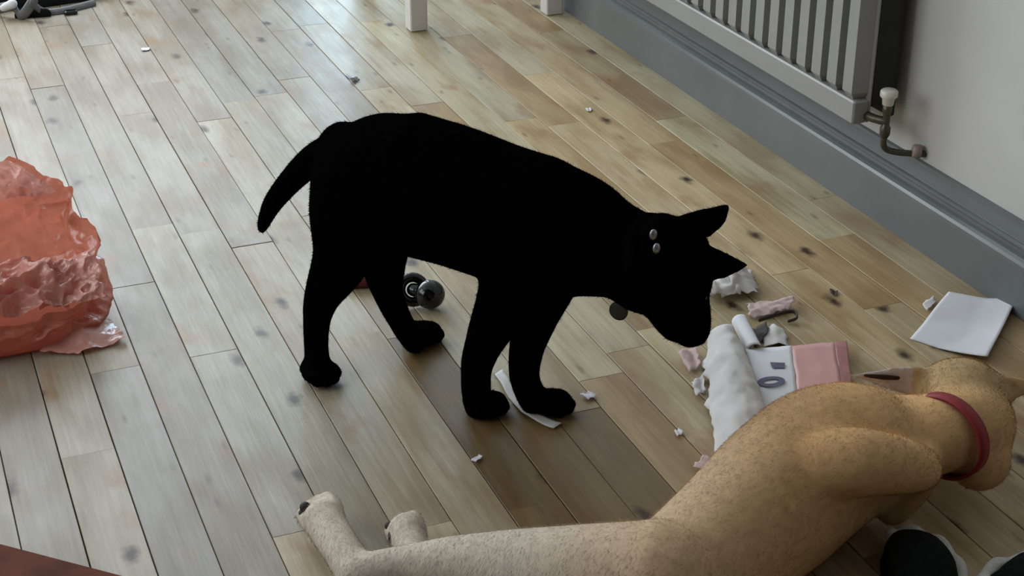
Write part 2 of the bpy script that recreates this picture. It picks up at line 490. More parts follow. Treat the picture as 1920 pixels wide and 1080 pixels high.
# ------------------------------------------------------------------ radiator with its valve
RX = 1.650
RY0, RY1, RZ0, RZ1 = 2.384, 3.62, 0.222, 0.81
rad = empty('radiator', (RX + 0.06, (RY0 + RY1) / 2, RZ0))
tag(rad, 'light grey ribbed panel radiator on the wall above the skirting', 'radiator')
MB().cbox((RX + 0.034, RY0, RZ0), (RX + 0.042, RY1, RZ1), 0.003).build('front_panel', M['radiator'], rad)
MB().cbox((RX + 0.090, RY0 + 0.01, RZ0), (RX + 0.104, RY1 - 0.01, RZ1), 0.003).build('back_panel', M['radiator_shade'], rad)
lip = MB().cbox((RX + 0.002, RY0, RZ0), (RX + 0.036, RY1, RZ0 + 0.045), 0.003)
lip.build('bottom_rail', M['radiator'], rad)
MB().cbox((RX + 0.002, RY0, RZ1 - 0.05), (RX + 0.036, RY1, RZ1), 0.003).build('top_rail', M['radiator'], rad)
cv = MB()
for i in range(40):
    y = RY0 + 0.03 + i * 0.03
    cv.box((RX + 0.044, y, RZ0 + 0.06), (RX + 0.090, y + 0.004, RZ1 - 0.05))
tag(cv.build('convector_fins', M['radiator_shade'], rad), kind='stuff')
MB().box((RX + 0.044, RY0 + 0.004, RZ0 + 0.03), (RX + 0.09, RY0 + 0.008, RZ1 - 0.03)).build('side_gap_shade', M['radiator_shade'], rad)  # dark sheet across the open end gap, standing in for its shade
ribme = None
nr = 0
while True:
    yc = 2.409 + 0.0555 * nr
    if yc > RY1 - 0.03: break
    if ribme is None:
        w, d, h = 0.0185, 0.034, (RZ1 - 0.050) - (RZ0 + 0.045)
        vs = []
        for z, s in ((0, 0.55), (0.014, 1.0), (h - 0.014, 1.0), (h, 0.55)):
            dd = d if s == 1 else 0.024
            vs += [(0, -w * s - 0.002, z), (-dd, -w * 0.86 * s, z), (-dd, w * 0.86 * s, z), (0, w * s + 0.002, z)]
        fs = []
        for i in range(3):
            for k in range(3):
                fs.append((i*4+k, i*4+k+1, i*4+k+5, i*4+k+4))
        fs += [(3, 2, 1, 0), (12, 13, 14, 15)]
        fs = [tuple(reversed(f)) for f in fs]
        ribme = bpy.data.meshes.new('rib'); ribme.from_pydata(vs, [], fs); ribme.update(); ribme.materials.append(M['radiator'])
    o = bpy.data.objects.new('rib', ribme); COL.objects.link(o); o.parent = rad
    o.location = Vector((RX + 0.0345, yc, RZ0 + 0.045)) - rad.location
    nr += 1
val = MB()
VY, VX = 2.345, 1.700
valve = empty('radiator_valve', (VX, VY, 0.168))
tag(valve, 'small radiator valve with cream cap at the end of the radiator', 'valve')
MB().lathe((VX, VY, 0.268), Z, [(0, 0.0085), (0.002, 0.0105), (0.014, 0.012), (0.018, 0.0165), (0.028, 0.0165), (0.031, 0.0130)], 18).build('valve_cap', M['cap'], valve, True)
b = MB().lathe((VX, VY, 0.205), Z, [(0, 0.007), (0.006, 0.010), (0.020, 0.010), (0.024, 0.007), (0.046, 0.007), (0.05, 0.009), (0.065, 0.009)], 14)
b.tube([(VX, VY, 0.236), (VX - 0.012, VY + 0.022, 0.236), (VX - 0.015, VY + 0.04, 0.236)], [0.008, 0.008, 0.009], sub=2)
b.build('valve_body', M['brass'], valve, True)
MB().tube([(VX, VY, 0.21), (VX + 0.002, VY, 0.185), (VX + 0.028, VY - 0.004, 0.172), (VX + 0.078, VY - 0.03, 0.170)], [0.0062, 0.0062, 0.0062, 0.0062], seg=10).build('pipe', M['brass'], valve, True)
MB().lathe((VX + 0.066, VY - 0.026, 0.176), (-0.9, 0.35, 0.1), [(0, 0.013), (0.012, 0.013), (0.015, 0.010)], 14).build('pipe_collar', M['copper'], valve, True)

# ------------------------------------------------------------------ white side table by the far skirting
def table(name, label, cat, x0, x1, y0, y1, h, lw, mat, th=0.03):
    t = empty(name, ((x0 + x1) / 2, (y0 + y1) / 2, 0))
    tag(t, label, cat)
    MB().cbox((x0 - 0.015, y0 - 0.015, h - th), (x1 + 0.015, y1 + 0.015, h), 0.004).build('tabletop', mat, t)
    for lx in (x0, x1 - lw):
        for ly in (y0, y1 - lw):
            MB().cbox((lx, ly, 0), (lx + lw, ly + lw, h - th), 0.003).build('leg', mat, t)
    MB().box((x0 + lw, y0 + 0.01, h - th - 0.08), (x1 - lw, y0 + 0.028, h - th)).build('apron', mat, t)
    MB().box((x0 + lw, y1 - 0.028, h - th - 0.08), (x1 - lw, y1 - 0.01, h - th)).build('apron', mat, t)
    MB().box((x0 + 0.01, y0 + lw, h - th - 0.08), (x0 + 0.028, y1 - lw, h - th)).build('apron', mat, t)
    MB().box((x1 - 0.028, y0 + lw, h - th - 0.08), (x1 - 0.01, y1 - lw, h - th)).build('apron', mat, t)
    return t
table('side_table', 'white painted side table standing by the far end of the skirting', 'table', 1.285, 1.725, 3.90, 4.45, 0.72, 0.048, M['white_wood'])

# red-brown low table whose corner edge shows at the lower left
e0, e1 = at(0, 1020, 0.42), at(230, 1080, 0.42)
ed = (e1 - e0).normalized(); en = Vector((-ed.y, ed.x, 0))
if en.y > 0: en = -en
tl = empty('low_table', e0 + ed * -0.1 + en * 0.25 - Vector((0, 0, 0.42)))
tag(tl, 'red-brown wooden low table, only its edge showing', 'table')
def slab(q, a0, a1, b0, b1, z0, z1):
    pts = [e0 + ed*a0 + en*b0, e0 + ed*a1 + en*b0, e0 + ed*a1 + en*b1, e0 + ed*a0 + en*b1]
    vs = [Vector((p.x, p.y, z0)) for p in pts] + [Vector((p.x, p.y, z1)) for p in pts]
    return q.add(vs, [(0,1,2,3),(7,6,5,4),(4,5,1,0),(5,6,2,1),(6,7,3,2),(7,4,0,3)])
slab(MB(), -0.55, 0.35, 0.0, 0.45, 0.392, 0.42).build('tabletop', M['brown_wood'], tl)
for a in (-0.53, 0.29):
    for b_ in (0.02, 0.39):
        slab(MB(), a, a + 0.04, b_, b_ + 0.04, 0.0, 0.392).build('leg', M['brown_wood'], tl)
slab(MB(), -0.49, 0.29, 0.03, 0.05, 0.34, 0.392).build('apron', M['brown_wood'], tl)
slab(MB(), -0.49, 0.29, 0.40, 0.42, 0.34, 0.392).build('apron', M['brown_wood'], tl)

# ------------------------------------------------------------------ animals: one continuous skin from overlapping limbs
def fuse(name, mb, voxel, smooth, colour, mat, parent, keep=()):
    """keep = [(centre, radius)]: places smoothed less, so toes stay apart"""
    tmp = mesh_obj('tmp_body', mb.v, mb.f)
    r = tmp.modifiers.new('r', 'REMESH'); r.mode = 'VOXEL'; r.voxel_size = voxel; r.use_smooth_shade = True
    dg = bpy.context.evaluated_depsgraph_get()
    me = bpy.data.meshes.new_from_object(tmp.evaluated_get(dg))
    bpy.data.objects.remove(tmp)
    me.name = name
    n = len(me.vertices)
    co = np.empty(n * 3); me.vertices.foreach_get('co', co); co = co.reshape(-1, 3)
    ne = len(me.edges); ed_ = np.empty(ne * 2, np.int32); me.edges.foreach_get('vertices', ed_); ed_ = ed_.reshape(-1, 2)
    i_ = np.concatenate([ed_[:, 0], ed_[:, 1]]); j_ = np.concatenate([ed_[:, 1], ed_[:, 0]])
    cn = np.maximum(np.bincount(i_, minlength=n), 1)[:, None]
    wt = np.full(n, 0.5)
    for c_, r_ in keep:
        wt = np.where(np.linalg.norm(co - np.array(c_), axis=1) < r_, 0.5 * 5 / smooth, wt)
    for _ in range(smooth):
        av = np.stack([np.bincount(i_, weights=co[j_, a_], minlength=n) for a_ in range(3)], 1) / cn
        co = co + (av - co) * wt[:, None]
    cols = colour(co)
    at_ = me.color_attributes.new('coat', 'FLOAT_COLOR', 'POINT')
    at_.data.foreach_set('color', np.c_[cols, np.ones(n)].astype(np.float32).ravel())
    off = np.array(parent.location)
    me.vertices.foreach_set('co', (co - off).ravel())
    me.polygons.foreach_set('use_smooth', [True] * len(me.polygons))
    me.materials.clear(); me.materials.append(mat); me.update()
    o = bpy.data.objects.new(name, me); COL.objects.link(o); o.parent = parent
    return o

def fur(body, name, count, length, width, flow, mat, parent, lift=0.35, seed=1):
    """short hairs: one slim blade each, lying along the coat"""
    me = body.data
    me.calc_loop_triangles()
    nt = len(me.loop_triangles)
    tri = np.empty(nt * 3, np.int32); me.loop_triangles.foreach_get('vertices', tri); tri = tri.reshape(-1, 3)
    nv = len(me.vertices)
    co = np.empty(nv * 3); me.vertices.foreach_get('co', co); co = co.reshape(-1, 3)
    no = np.empty(nv * 3); me.vertices.foreach_get('normal', no); no = no.reshape(-1, 3)
    col = np.empty(nv * 4, np.float32); me.color_attributes['coat'].data.foreach_get('color', col); col = col.reshape(-1, 4)
    a, b, c = co[tri[:, 0]], co[tri[:, 1]], co[tri[:, 2]]
    area = np.linalg.norm(np.cross(b - a, c - a), axis=1)
    ne = len(me.edges); ed_ = np.empty(ne * 2, np.int32); me.edges.foreach_get('vertices', ed_); ed_ = ed_.reshape(-1, 2)
    sm = np.zeros((nv, 3)); cn = np.zeros(nv)
    for i_, j_ in ((0, 1), (1, 0)):
        np.add.at(sm, ed_[:, i_], co[ed_[:, j_]]); np.add.at(cn, ed_[:, i_], 1)
    cave = ((sm / np.maximum(cn, 1)[:, None] - co) * no).sum(1)
    area = area * (cave[tri].max(1) < 0.00009) + 1e-15
    rg = np.random.default_rng(seed)
    idx = rg.choice(nt, count, p=area / area.sum())
    u, v = rg.random(count), rg.random(count); sw = u + v > 1; u[sw] = 1 - u[sw]; v[sw] = 1 - v[sw]
    t = tri[idx]
    w0 = 1 - u - v
    P = co[t[:, 0]] * w0[:, None] + co[t[:, 1]] * u[:, None] + co[t[:, 2]] * v[:, None]
    N_ = no[t[:, 0]] * w0[:, None] + no[t[:, 1]] * u[:, None] + no[t[:, 2]] * v[:, None]
    N_ /= np.linalg.norm(N_, axis=1)[:, None]
    D = flow(P + np.array(parent.location))
    D = D - N_ * (D * N_).sum(1)[:, None]
    D /= np.maximum(np.linalg.norm(D, axis=1), 1e-6)[:, None]
    D = D + rg.normal(0, 0.18, (count, 3)) + N_ * (lift + 0.2 * rg.random(count))[:, None]
    D /= np.linalg.norm(D, axis=1)[:, None]
    L_ = length * rg.uniform(0.6, 1.25, count)
    S = np.cross(D, N_); S /= np.maximum(np.linalg.norm(S, axis=1), 1e-6)[:, None]
    B = P - N_ * 0.001
    V = np.empty((count, 3, 3))
    V[:, 0] = B - S * width / 2; V[:, 1] = B + S * width / 2; V[:, 2] = P + D * L_[:, None]
    m2 = bpy.data.meshes.new(name)
    m2.vertices.add(count * 3); m2.vertices.foreach_set('co', V.ravel())
    m2.loops.add(count * 3); m2.loops.foreach_set('vertex_index', np.arange(count * 3, dtype=np.int32))
    m2.polygons.add(count); m2.polygons.foreach_set('loop_start', np.arange(0, count * 3, 3, dtype=np.int32))
    m2.polygons.foreach_set('loop_total', np.full(count, 3, dtype=np.int32))
    m2.update(calc_edges=True)
    ca = m2.color_attributes.new('coat', 'FLOAT_COLOR', 'POINT')
    hc = col[t[:, 0]] * rg.uniform(0.75, 1.2, count)[:, None].astype(np.float32)
    ca.data.foreach_set('color', np.repeat(hc, 3, axis=0).astype(np.float32).ravel())
    m2.materials.append(mat)
    o = bpy.data.objects.new(name, m2); COL.objects.link(o); o.parent = parent
    tag(o, kind='stuff')
    return o

def ring_band(mb, c, axis, rs, ru, side, width, thick, seg=40):
    """strap looped round an elliptical neck"""
    c, ax = Vector(c), Vector(axis).normalized()
    q = Vector(side) - ax * Vector(side).dot(ax); q.normalize(); u = ax.cross(q)
    vs, fs = [], []
    for k in range(seg):
        a = 2 * math.pi * k / seg
        for dw, dt in ((-1, 0), (1, 0), (1, 1), (-1, 1)):
            vs.append(c + ax * (dw * width / 2) + q * ((rs + dt * thick) * math.cos(a)) + u * ((ru + dt * thick) * math.sin(a)))
    for k in range(seg):
        l = (k + 1) % seg
        for i in range(4):
            j = (i + 1) % 4
            fs.append((k*4+i, k*4+j, l*4+j, l*4+i))
    return mb.add(vs, fs)

# ---- black dog, standing and sniffing
RC = Vector((0.645, 2.215, 0)); FC = Vector((0.84, 1.98, 0))
AX = (FC - RC).normalized(); LAT = Vector((-AX.y, AX.x, 0))     # LAT points to the dog's left, away from the viewer
LAT = LAT if LAT.dot(FH) > 0 else -LAT
def bd(px, py, lat=0.0):
    return on_plane(px, py, RC + LAT * lat, LAT)
bdog = empty('dog', (RC + FC) / 2)
tag(bdog, 'black pointed-eared young dog standing with lowered head, sniffing scraps', 'dog')
g = MB()
torso = [((645,284), 0.044, 0.050), ((688,306), 0.070, 0.088), ((760,342), 0.082, 0.117), ((850,368), 0.085, 0.113), ((940,400), 0.088, 0.108),
         ((1020,428), 0.088, 0.110), ((1090,445), 0.076, 0.095), ((1150,465), 0.062, 0.076), ((1200,474), 0.054, 0.060), ((1238,482), 0.048, 0.048)]
g.tube([bd(*p) for p, _, _ in torso], [(a, b_) for _, a, b_ in torso], side=LAT, seg=24)
g.tube([bd(645,275), bd(596,294), bd(553,331), bd(511,382), bd(490,430)], [0.030, 0.026, 0.022, 0.0175, 0.010], side=LAT)   # tail
# hind leg on the viewer's side
foot = at(598, 712)
def paw(g, heel, dirv, s=1.0):
    d = Vector((dirv[0], dirv[1], 0)).normalized(); q = Vector((-d.y, d.x, 0))
    h = Vector((heel.x, heel.y, 0.017 * s))
    g.tube([h, h + d * 0.024 * s], [(0.0225 * s, 0.017 * s), (0.026 * s, 0.016 * s)], side=q)
    for k, l in ((-1.5, 0.040), (-0.5, 0.050), (0.5, 0.050), (1.5, 0.040)):
        c = h + q * (k * 0.0135 * s)
        g.tube([c + d * 0.012 * s, c + d * (l * 0.8) * s, c + d * l * s + Vector((0, 0, -0.005 * s))], [0.0105 * s, 0.0115 * s, 0.0095 * s], side=q)
HL = -0.055
g.tube([bd(672,345,HL*0.7), bd(655,420,HL), bd(637,490,HL), bd(604,556,HL), bd(594,600,HL), bd(593,650,HL), foot + Vector((0,0,0.02))],
       [(0.050,0.085), (0.046,0.072), (0.036,0.048), (0.026,0.031), (0.021,0.024), (0.0195,0.021), (0.021,0.022)], side=LAT)
paw(g, at(586, 706), AX * 1.0 - FH * 0.4, 1.0)
# far hind leg, stepping forward
HF = 0.06
g.tube([bd(700,345,HF*0.7), bd(712,430,HF), bd(718,500,HF), bd(726,545,HF*1.2), at(752,604,0.05), at(778,640,0.02)],
       [(0.045,0.075), (0.04,0.062), (0.03,0.040), (0.024,0.029), 0.021, 0.022], side=LAT)
paw(g, at(772, 636), AX * 0.6 + RGT * 0.5, 1.0)
# front legs
FN = -0.045
g.tube([bd(1000,440,FN), bd(968,520,FN), bd(938,580,FN), bd(905,650,FN), bd(892,700,FN), at(896,762,0.02)],
       [(0.042,0.075), (0.040,0.058), (0.034,0.042), (0.026,0.030), (0.0235,0.025), (0.022,0.023)], side=LAT)
paw(g, at(890, 768), AX * 0.8 + RGT * 0.3, 1.0)
FF = 0.02
g.tube([bd(1040,450,FF), bd(1020,530,FF), bd(1004,590,FF), bd(988,650,FF), bd(983,705,FF), at(1000,752,0.022)],
       [(0.042,0.070), (0.040,0.052), (0.034,0.038), (0.0265,0.029), (0.024,0.025), (0.023,0.023)], side=LAT)
paw(g, at(1008, 768), AX * 0.6 + RGT * 0.5, 1.05)
# head turned to its left, nose down
HC = bd(1262, 488, 0.0)
al = math.radians(80)
hf = Vector((math.cos(al), 0, -math.sin(al))); hs = Vector((0, -1, 0)); ht = Vector((math.sin(al), 0, math.cos(al)))
def hd(f, s, t): return HC + hf * f + hs * s + ht * t
g.tube([hd(-0.045,0,-0.012), hd(-0.015,0,0.004), hd(0.03,0,0.006), hd(0.06,0,0.004)], [(0.036,0.034), (0.053,0.050), (0.052,0.050), (0.042,0.042)], side=hs, seg=20)
g.tube([hd(0.045,0,0.006), hd(0.09,0,0.012), hd(0.124,0,0.015)], [(0.039,0.039), (0.034,0.035), (0.028,0.030)], side=hs, seg=18)
g.tube([hd(0.0,0,-0.035), hd(0.06,0,-0.026), hd(0.110,0,-0.012)], [(0.042,0.038), (0.033,0.031), (0.024,0.022)], side=hs)
g.ball(hd(0.02, 0.032, -0.02), 0.034); g.ball(hd(0.02, -0.032, -0.02), 0.034)
g.tube([bd(1150,475), bd(1190,520), hd(0.035,0.0,-0.05)], [(0.05,0.06), (0.046,0.05), 0.034], side=LAT)
# ears: cupped triangles
def ear(g, b0, b1, tip, thick, cup):
    b0, b1, tip = Vector(b0), Vector(b1), Vector(tip)
    n_ = (b1 - b0).cross(tip - b0).normalized()
    R_ = 9; S_ = 7
    top, bot = [], []
    for i in range(R_):
        v = i / (R_ - 1)
        for j in range(S_):
            u = j / (S_ - 1)
            wv = (1 - v) ** 0.72
            mid = (b0 + b1) / 2 * (1 - v) + tip * v
            p = mid + (b1 - b0) * ((u - 0.5) * wv * (1 + 0.35 * math.sin(math.pi * v)))
            p = p + n_ * (cup * wv * ((2 * u - 1) ** 2))
            th = thick * (1 - 0.30 * v) * (1.0 - 0.4 * (2*u-1) ** 2)
            top.append(p + n_ * th / 2); bot.append(p - n_ * th / 2)
    vs = top + bot; o = len(top); fs = []
    for i in range(R_ - 1):
        for j in range(S_ - 1):
            a = i * S_ + j
            fs.append((a, a + 1, a + S_ + 1, a + S_)); fs.append((o + a + S_, o + a + S_ + 1, o + a + 1, o + a))
    bd_ = [j for j in range(S_)] + [i * S_ + S_ - 1 for i in range(1, R_)] + [(R_ - 1) * S_ + j for j in range(S_ - 2, -1, -1)] + [i * S_ for i in range(R_ - 2, 0, -1)]
    for k in range(len(bd_)):
        a, b_ = bd_[k], bd_[(k + 1) % len(bd_)]
        fs.append((b_, a, o + a, o + b_))
    return g.add(vs, fs)
YN = Vector((0, 1, 0))
def hy(px, py, dy): return on_plane(px, py, HC + Vector((0, dy, 0)), YN)
ear(g, hy(1228, 422, 0.032), hy(1312, 448, 0.042), hy(1370, 380, 0.062), 0.019, 0.010)
ear(g, hy(1300, 455, -0.025), hy(1312, 522, -0.035), hy(1407, 497, -0.062), 0.019, 0.010)
def bcol(co):
    n_ = len(co)
    return np.tile(np.array([0.0018, 0.0016, 0.0017]), (n_, 1))
bb = fuse('body', g, 0.0045, 11, bcol, M['black_coat'], bdog, [(at(600, 715), 0.07), (at(795, 650), 0.07), (at(915, 775), 0.07), (at(1030, 780), 0.07)])
axv = -np.array(AX)
def bflow(P):
    z = np.clip((0.22 - P[:, 2]) / 0.1, 0, 1)[:, None]
    return (1 - z) * (axv + np.array([0, 0, -0.35])) + z * np.array([0, 0, -1.0])
fur(bb, 'fur', 60000, 0.007, 0.0011, bflow, M['black_coat'], bdog, 0.12, 3)
ncd = (bd(1238, 470) - bd(1180, 466)).normalized()
cc = bd(1212, 478)
ring_band(MB(), cc, ncd, 0.0535, 0.0575, LAT, 0.018, 0.004).build('collar', M['black_strap'], bdog, True)
for px, py in ((1225, 440), (1231, 466)):
    p = on_plane(px, py, cc - LAT * 0.058, LAT)
    MB().ball(p, (0.006, 0.004, 0.008), 10, 7).build('buckle', M['steel'], bdog, True)
tg = bd(1160, 583, -0.01)
MB().lathe(tg - LAT * 0.003, LAT, [(0, 0.011), (0.001, 0.0145), (0.005, 0.0145), (0.006, 0.011)], 18).build('collar_tag', M['tagmat'], bdog, True)
for s in (1, -1):
    MB().ball(hd(0.052, 0.033 * s, 0.024), 0.0070, 12, 8).build('eye', M['black_gloss'], bdog, True)
MB().ball(hd(0.142, 0, 0.024), (0.012, 0.014, 0.010), 12, 8).build('nose', M['black_gloss'], bdog, True)

# ---- tan dog, sprawled on the floor with its back to the viewer
tdog = empty('dog', at(1430, 960))
tag(tdog, 'tan dog with red collar lying sprawled on the boards, hind legs stretched out', 'dog')
t = MB()
tt = [((1190,1130,0.085), 0.085, 0.080), ((1280,1088,0.084), 0.088, 0.082), ((1370,1012,0.088), 0.101, 0.086), ((1456,936,0.098), 0.114, 0.096),
      ((1535,870,0.102), 0.110, 0.100), ((1610,838,0.108), 0.092, 0.096), ((1690,824,0.104), 0.062, 0.068), ((1750,814,0.120), 0.056, 0.061), ((1800,796,0.118), 0.053, 0.057)]
t.tube([at(*p) for p, _, _ in tt], [(a, b_) for _, a, b_ in tt], side=None, seg=26)
# near hind leg: thigh, shank, hock, long foot
t.tube([at(1230,1100,0.11), at(1080,1082,0.10), at(900,1062,0.075), at(770,1062,0.055), at(668,1078,0.042)],
       [0.085, 0.066, 0.044, 0.030, 0.027], seg=16)
t.tube([at(672,1082,0.040), at(640,1030,0.040), at(606,975,0.036)], [0.028, 0.0275, 0.030], seg=14)
fd = (at(585,930) - at(625,1000)).normalized(); fq = Vector((-fd.y, fd.x, 0))
fb = at(606, 972, 0.036)
for k in (-1.5, -0.5, 0.5, 1.5):
    c = fb - fq * (0.0125 * k) + Vector((0, 0, 0.002 + k * 0.006)) + fd * (0.006 - 0.006 * abs(k))
    t.tube([c, c + fd * 0.020, c + fd * 0.036 + fq * 0.003], [0.0115, 0.012, 0.0095])
# far hind leg
t.tube([at(1100,1075,0.05), at(900,1085,0.035), at(800,1080,0.030), at(776,1040,0.028), at(762,995,0.028)], [0.05, 0.035, 0.028, 0.0255, 0.027])
fb2 = at(762, 1000, 0.028); fd2 = (at(752,960) - at(775,1020)).normalized(); fq2 = Vector((-fd2.y, fd2.x, 0))
for k in (-1.5, -0.5, 0.5, 1.5):
    c = fb2 - fq2 * (0.0115 * k) + Vector((0, 0, k * 0.005)) + fd2 * (0.005 - 0.005 * abs(k))
    t.tube([c, c + fd2 * 0.018, c + fd2 * 0.032], [0.0105, 0.011, 0.009])
t.tube([at(1165,1150,0.075), at(1110,1205,0.040), at(1060,1260,0.020), at(1040,1320,0.016)], [0.030, 0.021, 0.016, 0.010])     # tail
# shoulder blade, upper arm and folded foreleg on the viewer's side
t.tube([at(1510,880,0.160), at(1600,866,0.174), at(1690,872,0.152), at(1728,880,0.115)], [(0.046,0.05), (0.046,0.05), (0.038,0.042), 0.030], seg=16)
t.tube([at(1728,872,0.115), at(1706,920,0.070), at(1672,960,0.030)], [0.030, 0.026, 0.024])
# far foreleg under the chest
t.tube([at(1560,800,0.08), at(1640,790,0.05), at(1700,790,0.026)], [0.05, 0.03, 0.024])
# head: seen from behind
HT = at(1800, 756, 0.105)
tf = (FH * 0.9 + RGT * 0.25 - Z * 0.28).normalized(); ts = RGT - tf * RGT.dot(tf); ts.normalize(); tu = ts.cross(tf)
def td(f, s, u): return HT + tf * f + ts * s + tu * u
t.tube([td(-0.035,0,0.0), td(0.0,0,0.004), td(0.05,0,0.0), td(0.085,0,-0.01)], [(0.058,0.056), (0.070,0.064), (0.060,0.056), (0.042,0.042)], side=ts, seg=22)
t.tube([td(0.075,0,-0.018), td(0.125,0,-0.022), td(0.165,0,-0.024)], [(0.036,0.034), (0.029,0.028), (0.024,0.022)], side=ts, seg=18)
t.tube([at(1770,806,0.122), at(1825,800,0.112), td(0.0,0.015,-0.02)], [0.053, 0.058, 0.058], seg=20)
t.ball(at(1836, 862, 0.075), 0.046)
def onf(px, py, off): return on_plane(px, py, HT + FH * off, FH)
ear(t, onf(1748, 748, 0.012), onf(1744, 684, 0.024), onf(1584, 703, -0.010), 0.015, 0.010)
ear(t, onf(1876, 700, 0.02), onf(1888, 752, 0.0), onf(1965, 722, -0.005), 0.013, 0.012)
EAR_TIP = np.array(onf(1592, 706, -0.005)); EAR_B = np.array(onf(1720, 710, 0.01))
HTn = np.array(HT)
paw_n = np.array(at(640, 1010, 0.04)); hip_n = np.array(at(1150, 1080, 0.09))
def tcol(co):
    tan = np.array([0.70, 0.44, 0.21]); cream = np.array([0.60, 0.525, 0.425]); olive = np.array([0.40, 0.29, 0.15]); rust = np.array([0.46, 0.24, 0.10])
    d = hip_n - paw_n; Ld = np.linalg.norm(d)
    k = np.clip(((co - paw_n) @ d) / Ld / Ld, 0, 1.6)
    w = np.clip((k - 0.75) / 0.75, 0, 1)[:, None]           # legs pale, running into the tan back
    c = cream * (1 - w) + tan * w
    nz = np.array([noise.noise(Vector(p) * 9.0) for p in co[::1]])
    w2 = np.clip(nz * 1.0, 0, 0.35)[:, None] * (w > 0.6)
    c = c * (1 - w2) + rust * w2
    hd_ = np.clip(1.6 - np.linalg.norm(co - HTn, axis=1) / 0.075, 0, 1)[:, None]
    c = c * (1 - hd_) + olive * hd_
    ax_ = EAR_B - EAR_TIP; q = ((co - EAR_TIP) @ ax_) / (ax_ @ ax_)
    dist = np.linalg.norm(co - EAR_TIP - np.clip(q, 0, 1)[:, None] * ax_, axis=1)
    e = ((dist < 0.022) & (q < 0.9))[:, None]
    c = np.where(e, np.array([0.62, 0.50, 0.45]), c)
    return c
tb = fuse('body', t, 0.0045, 28, tcol, M['tan_coat'], tdog, [(fb + fd * 0.03, 0.05), (fb2 + fd2 * 0.03, 0.05)])
body_dir = -np.array((at(1610,838,0.1) - at(1270,1075,0.09)).normalized())
def tflow(P):
    return np.tile(body_dir, (len(P), 1)) + np.array([0, 0, -0.15])
fur(tb, 'fur', 120000, 0.0085, 0.0009, tflow, M['tan_coat'], tdog, 0.07, 5)
# collar
c_ax = (at(1840,775,0.122) - at(1770,812,0.125)).normalized()
ring_band(MB(), at(1772, 818, 0.119), c_ax, 0.0570, 0.0615, Z, 0.020, 0.004).build('collar', M['red_nylon'], tdog, True)
# dark inside of the ear and pale ear edge
for a_, b_, c_ in (((1684, 709), (1655, 707), (1622, 704)),):
    MB().tube([onf(*a_, -0.003), onf(*b_, -0.008), onf(*c_, -0.012)], [(0.002, 0.003), (0.002, 0.0042), (0.002, 0.002)], side=FH, sub=3).build('ear_inside', M['ear_dark'], tdog, True)
# paw pads and claws
for k in (-1.2, -0.2, 0.8):
    MB().ball(fb + fd * 0.024 + Vector((0, 0, k * 0.010)) + fq * (0.021 - 0.004 * abs(k)), (0.008, 0.008, 0.008), 10, 7).build('paw_pad', M['pad'], tdog, True)
MB().ball(fb - fd * 0.004 + fq * 0.020 , (0.010, 0.012, 0.014), 10, 7).build('paw_pad', M['pad'], tdog, True)
for k in (-1.0, 0.2):
    MB().ball(fb2 + fd2 * 0.020 + Vector((0, 0, k * 0.010)) + fq2 * 0.019, 0.007, 10, 7).build('paw_pad', M['pad'], tdog, True)
MB().ball(fb2 - fd2 * 0.006 + fq2 * 0.018, (0.009, 0.012, 0.012), 10, 7).build('paw_pad', M['pad'], tdog, True)

# ------------------------------------------------------------------ coral carrier bag
def crumple(p, amp, sc, seed):
    q = Vector(p) * sc + Vector((seed * 7.3, seed * 3.1, seed))
    r = noise.noise_vector(q)
    rid = 1 - abs(noise.noise(q * 1.7)) * 2
    r2 = noise.noise_vector(q * 2.3 + Vector((5, 1, 9)))
    return (r * 0.7 + r2 * 0.35 + Vector((rid, -rid, rid)) * 0.22) * amp
bag = empty('carrier_bag', (0.07, 2.60, 0))
tag(bag, 'crumpled coral plastic carrier bag slumped open on the boards', 'bag')
def sheet(name, fn, nu, nv, mat, parent, closed_u=False, thick=0.0):
    vs = [fn(i / (nu if closed_u else nu - 1), j / (nv - 1)) for j in range(nv) for i in range(nu)]
    fs = []
    for j in range(nv - 1):
        for i in range(nu if closed_u else nu - 1):
            k = (i + 1) % nu
            fs.append((j*nu+i, j*nu+k, (j+1)*nu+k, (j+1)*nu+i))
    b_ = MB().add(vs, fs)
    o = b_.build(name, mat, parent, True)
    if thick:
        s = o.modifiers.new('thickness', 'SOLIDIFY'); s.thickness = thick; s.offset = 0
    return o
def creases(p, amp, sc, seed):
    """sharp-edged crumpling of thin film"""
    q = Vector(p) * sc + Vector((seed * 7.3, seed * 3.1, seed * 1.7))
    v = 0.0
    a = 1.0
    for k in range(3):
        v += a * (1 - 2.6 * abs(noise.noise(q))); q = q * 2.07 + Vector((3.1, 1.7, 5.3)); a *= 0.52
    return v * amp
sg = lambda t, e: math.copysign(abs(t) ** e, t)
def bag_wall(u, v):
    a = 2 * math.pi * u
    ca, sa = math.cos(a), math.sin(a)
    bx, by = sg(ca, 0.62), sg(sa, 0.62)          # boxy outline
    k = 0.5 + 0.5 * by                           # 1 at the far side, 0 at the near side
    k = k * k * (3 - 2 * k)
    top = 0.062 + 0.140 * k + 0.040 * math.exp(-((bx * 0.2 - 0.10) / 0.030) ** 2) * k
    bulge = 1 + 0.07 * math.sin(math.pi * min(1, v * 1.15)) - 0.10 * math.exp(-((v - 0.62) / 0.16) ** 2) * max(0, bx)
    p = Vector((0.055 + 0.208 * bx * bulge * (1 - 0.05 * v), 2.590 + 0.115 * by * bulge + 0.03 * v * k, top * v))
    w = min(1, 0.15 + 1.3 * v)
    n_ = Vector((bx, by * 1.2, 0.35)).normalized()
    p += n_ * creases(p, 0.016 * w, 12, 2) + crumple(p, 0.012, 14, 2) * w
    p.z = max(p.z, 0.002 + 0.001 * math.sin(9 * a))
    return p
sheet('bag_wall', bag_wall, 230, 80, M['bag'], bag, True)
